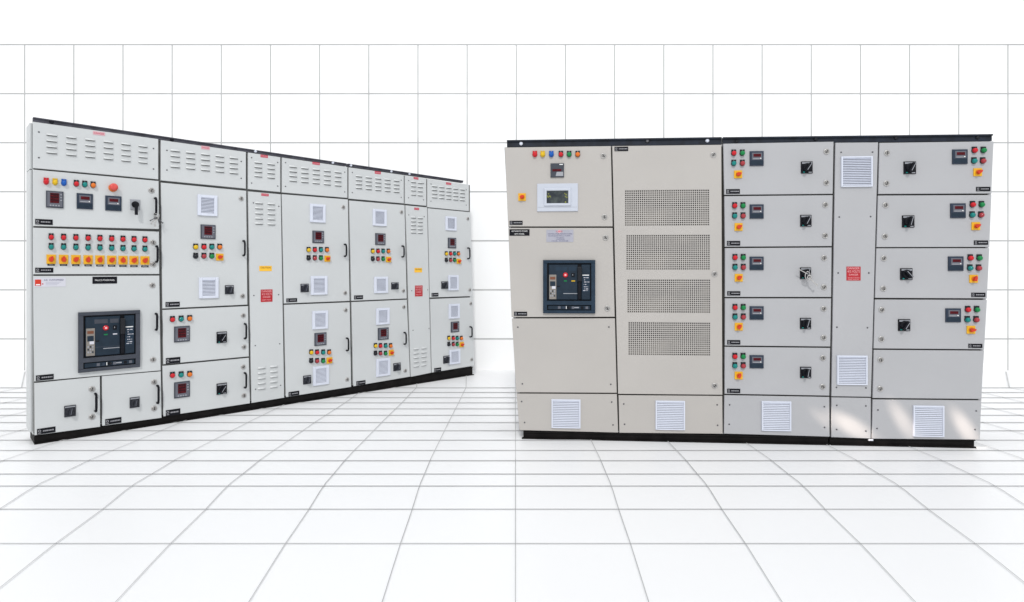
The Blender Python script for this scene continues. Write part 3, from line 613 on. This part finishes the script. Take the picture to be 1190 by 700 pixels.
    # column 3: five feeder doors
    rows = [((840.6, 167.2), (968.8, 164.8), (967.8, 225.4), (841.8, 226.6), 178.2, 190, 202.9, (176, 193), (188, 201.8), (176.4, 212.6), (220, 225.4), 0),
            ((841.9, 228.2), (967.8, 227), (966.7, 286.2), (842.5, 287), 239.3, 251.1, 264, (237.8, 254.3), (250, 263.5), (238.3, 274), (280.2, 285.6), 1.3),
            ((842.6, 288.6), (966.6, 287.8), (966, 345.4), (842.6, 345.4), 299.4, 310.8, 323, (298.4, 314), (311, 324.4), (300, 334), (338.6, 343.6), 1.8),
            ((842.6, 347), (966, 347.1), (965, 403), (842.5, 401.8), 357.4, 368.4, 379.8, (356, 371.6), (369.6, 382.4), (359, 392.6), (395.4, 400.5), 1.8),
            ((842.3, 403.4), (964.9, 404.7), (963.9, 460.1), (842.2, 457.9), 414.2, 425, 436.5, (412.8, 428), (426.4, 439.4), (416.2, 449.5), (451.9, 456.8), 1.6)]
    for k, (tl, tr, br, bl, y1, y2, y3, ym, yi, lk, npy, dx) in enumerate(rows):
        d = door(c, tl, tr, br, bl, B)
        lampx(c, d, 852.5+dx*.8, y1, 'red'); lampx(c, d, 862.4+dx*.6, y1, 'green'); lampx(c, d, 852.5+dx*.8, y2, 'teal'); lampx(c, d, 862.5+dx*.6, y2, 'dull_red')
        rotary(c, d, 857.6+dx*.4, y3, .058, .35+.2*k); meter(c, d, (871, ym[0], 887.1, ym[1]), 'navy')
        isolator(c, d, (930.6-dx*.6, yi[0], 944-dx, yi[1]), 1.0+.1*k)
        lx = (960.4, 959, 957.6, 957.2, 956.2)[k]; lock(c, d, lx, lk[0]); lock(c, d, lx-.2, lk[1]); nameplate(c, d, (843.8+dx*.7, npy[0], 859.7+dx*.3, npy[1]))
    blank((841.9, 459.6), (963.9, 461.8), (964.2, 507.8), (841.4, 504.2), B, (884.8, 466.4, 919, 500.6), dx=6, dy=11)
    # column 4: riser cover
    d = door(c, (971, 166), (1020.6, 165.6), (1012.3, 461.5), (966.4, 460.8), B, 'riser_cover')
    vent(c, d, (977, 182.2, 1013.4, 217.4), True, 16); vent(c, d, (972.2, 413.3, 1007.4, 447.2), True, 16)
    plate(c, d, (983.6, 310, 1000, 326.2), 'sign_red', 'pink_ink', [('DANGER', .5, .88, .85, .15), ('415 VOLTS', .5, .65, .88, .18), ('DANGER', .5, .42, .66, .13), ('DO NOT TOUCH', .5, .20, .82, .08), ('KEEP AWAY', .5, .08, .76, .07)], 'danger_sign')
    screws(c, d, [(977.5, 177.2), (1013.9, 177), (975.3, 252.4), (1011.7, 251.8), (974, 317.4), (1009.6, 317.4), (972.6, 380.4), (1008, 381), (972, 450.3), (1006.3, 451)])
    blank((966.4, 462.2), (1012.2, 462.9), (1012, 510), (966.2, 508.3), B, dx=6, dy=9)
    # column 5: four feeder doors, one blank door
    rows = [((1022.2, 166.2), (1154.6, 164.4), (1152.4, 225), (1020.8, 225.6), 0, 175, 187.3, 200.4, (174, 191), (188, 202.4), (178, 213.4), (217.4, 222.4)),
            ((1020.4, 227.4), (1152.4, 226.8), (1150, 287.2), (1018.8, 287.4), -2.2, 238, 250, 263, (236.6, 253.6), (250.6, 264.6), (238.6, 275), (279.6, 284.7)),
            ((1018.6, 288.8), (1150, 288.6), (1147.2, 347), (1017, 346.4), -4.8, 299.9, 311.6, 324.2, (298.2, 314.9), (311.9, 325.4), (300.4, 335.5), (340.3, 345.3)),
            ((1016.9, 348.3), (1147.2, 348.8), (1144, 406.2), (1015.4, 405.2), -7.8, 359.8, 371.5, 383.4, (358.5, 374.6), (371.1, 384.7), (360.2, 394.2), (399.7, 404.5))]
    for k, (tl, tr, br, bl, dx, y1, y2, y3, ym, yi, lk, npy) in enumerate(rows):
        d = door(c, tl, tr, br, bl, B)
        lampx(c, d, 1131.9+dx, y1, 'red'); lampx(c, d, 1142.3+dx, y1, 'green'); lampx(c, d, 1131.4+dx, y2, 'teal'); lampx(c, d, 1141.6+dx, y2, 'dull_red')
        rotary(c, d, 1135.8+dx, y3, .058, (.6, .6, 1.3, .2)[k]); meter(c, d, (1106.2+dx, ym[0], 1123.8+dx, ym[1]), 'navy')
        isolator(c, d, (1049.8+dx*.82, yi[0], 1064+dx*.86, yi[1]), (1.1, 1.3, 2.3, 1.0)[k])
        lock(c, d, 1030.6+dx*.76, lk[0]); lock(c, d, 1030+dx*.76, lk[1]); nameplate(c, d, (1134.2+dx*1.15, npy[0], 1150.6+dx*1.18, npy[1]))
    d = door(c, (1015.6, 406.9), (1143.9, 407.8), (1140.4, 464), (1014.3, 462.8), B, 'door', 'blank lower door without controls')
    lock(c, d, 1023.3, 418.5); lock(c, d, 1022.7, 452)
    blank((1014.3, 464.6), (1140.4, 465.7), (1139, 511.2), (1013.2, 510.1), B, (1060.6, 471.5, 1096.4, 507.4), dx=6, dy=12)
build_right()

# ---------------------------------------------------------------- keys hanging on the cabinets
def key_mb(m, u, w, z, ang, l, mt='chrome'):
    c_, s_ = math.cos(ang), math.sin(ang)
    m.bar(u+c_*l*.5, z+s_*l*.5, l, l*.12, ang, w, w+.002, mt)
    ring = [(u+l*.17*math.cos(t), w+.001, z+l*.17*math.sin(t)) for t in [k*math.pi/7 for k in range(14)]]; m.tube(ring, l*.06, mt, 6, True)
    m.bar(u+c_*l*.88-s_*l*.08, z+s_*l*.88+c_*l*.08, l*.16, l*.14, ang, w, w+.002, mt)
def hang(cab, name, label, cat, x, y, fn):
    u, z = cab.P(x, y); m = MB(); fn(m, u, z); o = m.build(name, None)
    p = Vector(o.location); a = cab.root.rotation_euler.z
    w = Vector((cab.o.x+p.x*math.cos(a)-p.y*math.sin(a), cab.o.y+p.x*math.sin(a)+p.y*math.cos(a), p.z))
    o.location = w; o.rotation_euler = (0, 0, a); o['label'] = label; o['category'] = cat
def bunch(m, u, z):
    m.tube([(u+.020*math.cos(t), .046+.004*math.sin(t), z+.020*math.sin(t)) for t in [k*math.pi/8 for k in range(16)]], .002, 'chrome', 6, True)
    for ang, l, w, du in ((-2.2, .065, .050, -.008), (-1.8, .075, .054, -.004), (-1.3, .06, .048, .004), (-.9, .055, .044, .01), (-2.6, .05, .058, -.012)): key_mb(m, u+du, w, z-.018, ang, l, 'chrome' if l > .062 else 'dull_steel')
hang(L, 'key_bunch', 'bunch of small steel keys hanging from the top left door handle of the long cabinet', 'keys', 180.6, 251.5, bunch)
def skey(m, u, z):
    m.tube([(u+.024*math.cos(t)*.7-.004, .052+.002*math.sin(t), z+.030*math.sin(t)) for t in [k*math.pi/9 for k in range(18)]], .0035, 'chrome', 8, True)
    key_mb(m, u+.008, .054, z-.012, -.85, .085); m.bar(u-.035, z+.03, .07, .006, -.5, .050, .053, 'chrome')
hang(R, 'key', 'shiny metal key on a ring hooked over the middle black switch of the beige cabinet', 'key', 935.8, 320.5, skey)

# ---------------------------------------------------------------- low sunbeams that catch the foot of the beige cabinet
def beam(px, py, off, energy, size, name, blend=.9):
    u, z = R.P(px, py); p = R.o+R.e*u; t = Vector((p.x, p.y, z)); n = Vector((R.n.x, R.n.y, 0)); e = Vector((R.e.x, R.e.y, 0))
    src = t+n*off[1]-e*off[0]+Vector((0, 0, off[2]))
    lamp(name, 'SPOT', src, t, energy, (1, .84, .70), spot_size=math.radians(size), spot_blend=blend, shadow_soft_size=.03)
beam(990, 496, (2.4, 1.05, 1.5), 1250, 3.2, 'sunbeam_middle', 1)
beam(957, 488, (1.9, 1.05, 1.7), 420, 2.0, 'sunbeam_edge', 1)
beam(1049, 489, (1.4, .95, 2.3), 850, 2.8, 'sunbeam_left', 1)
beam(1122, 498, (1.4, 1.0, 2.2), 1050, 3.0, 'sunbeam_right', 1)
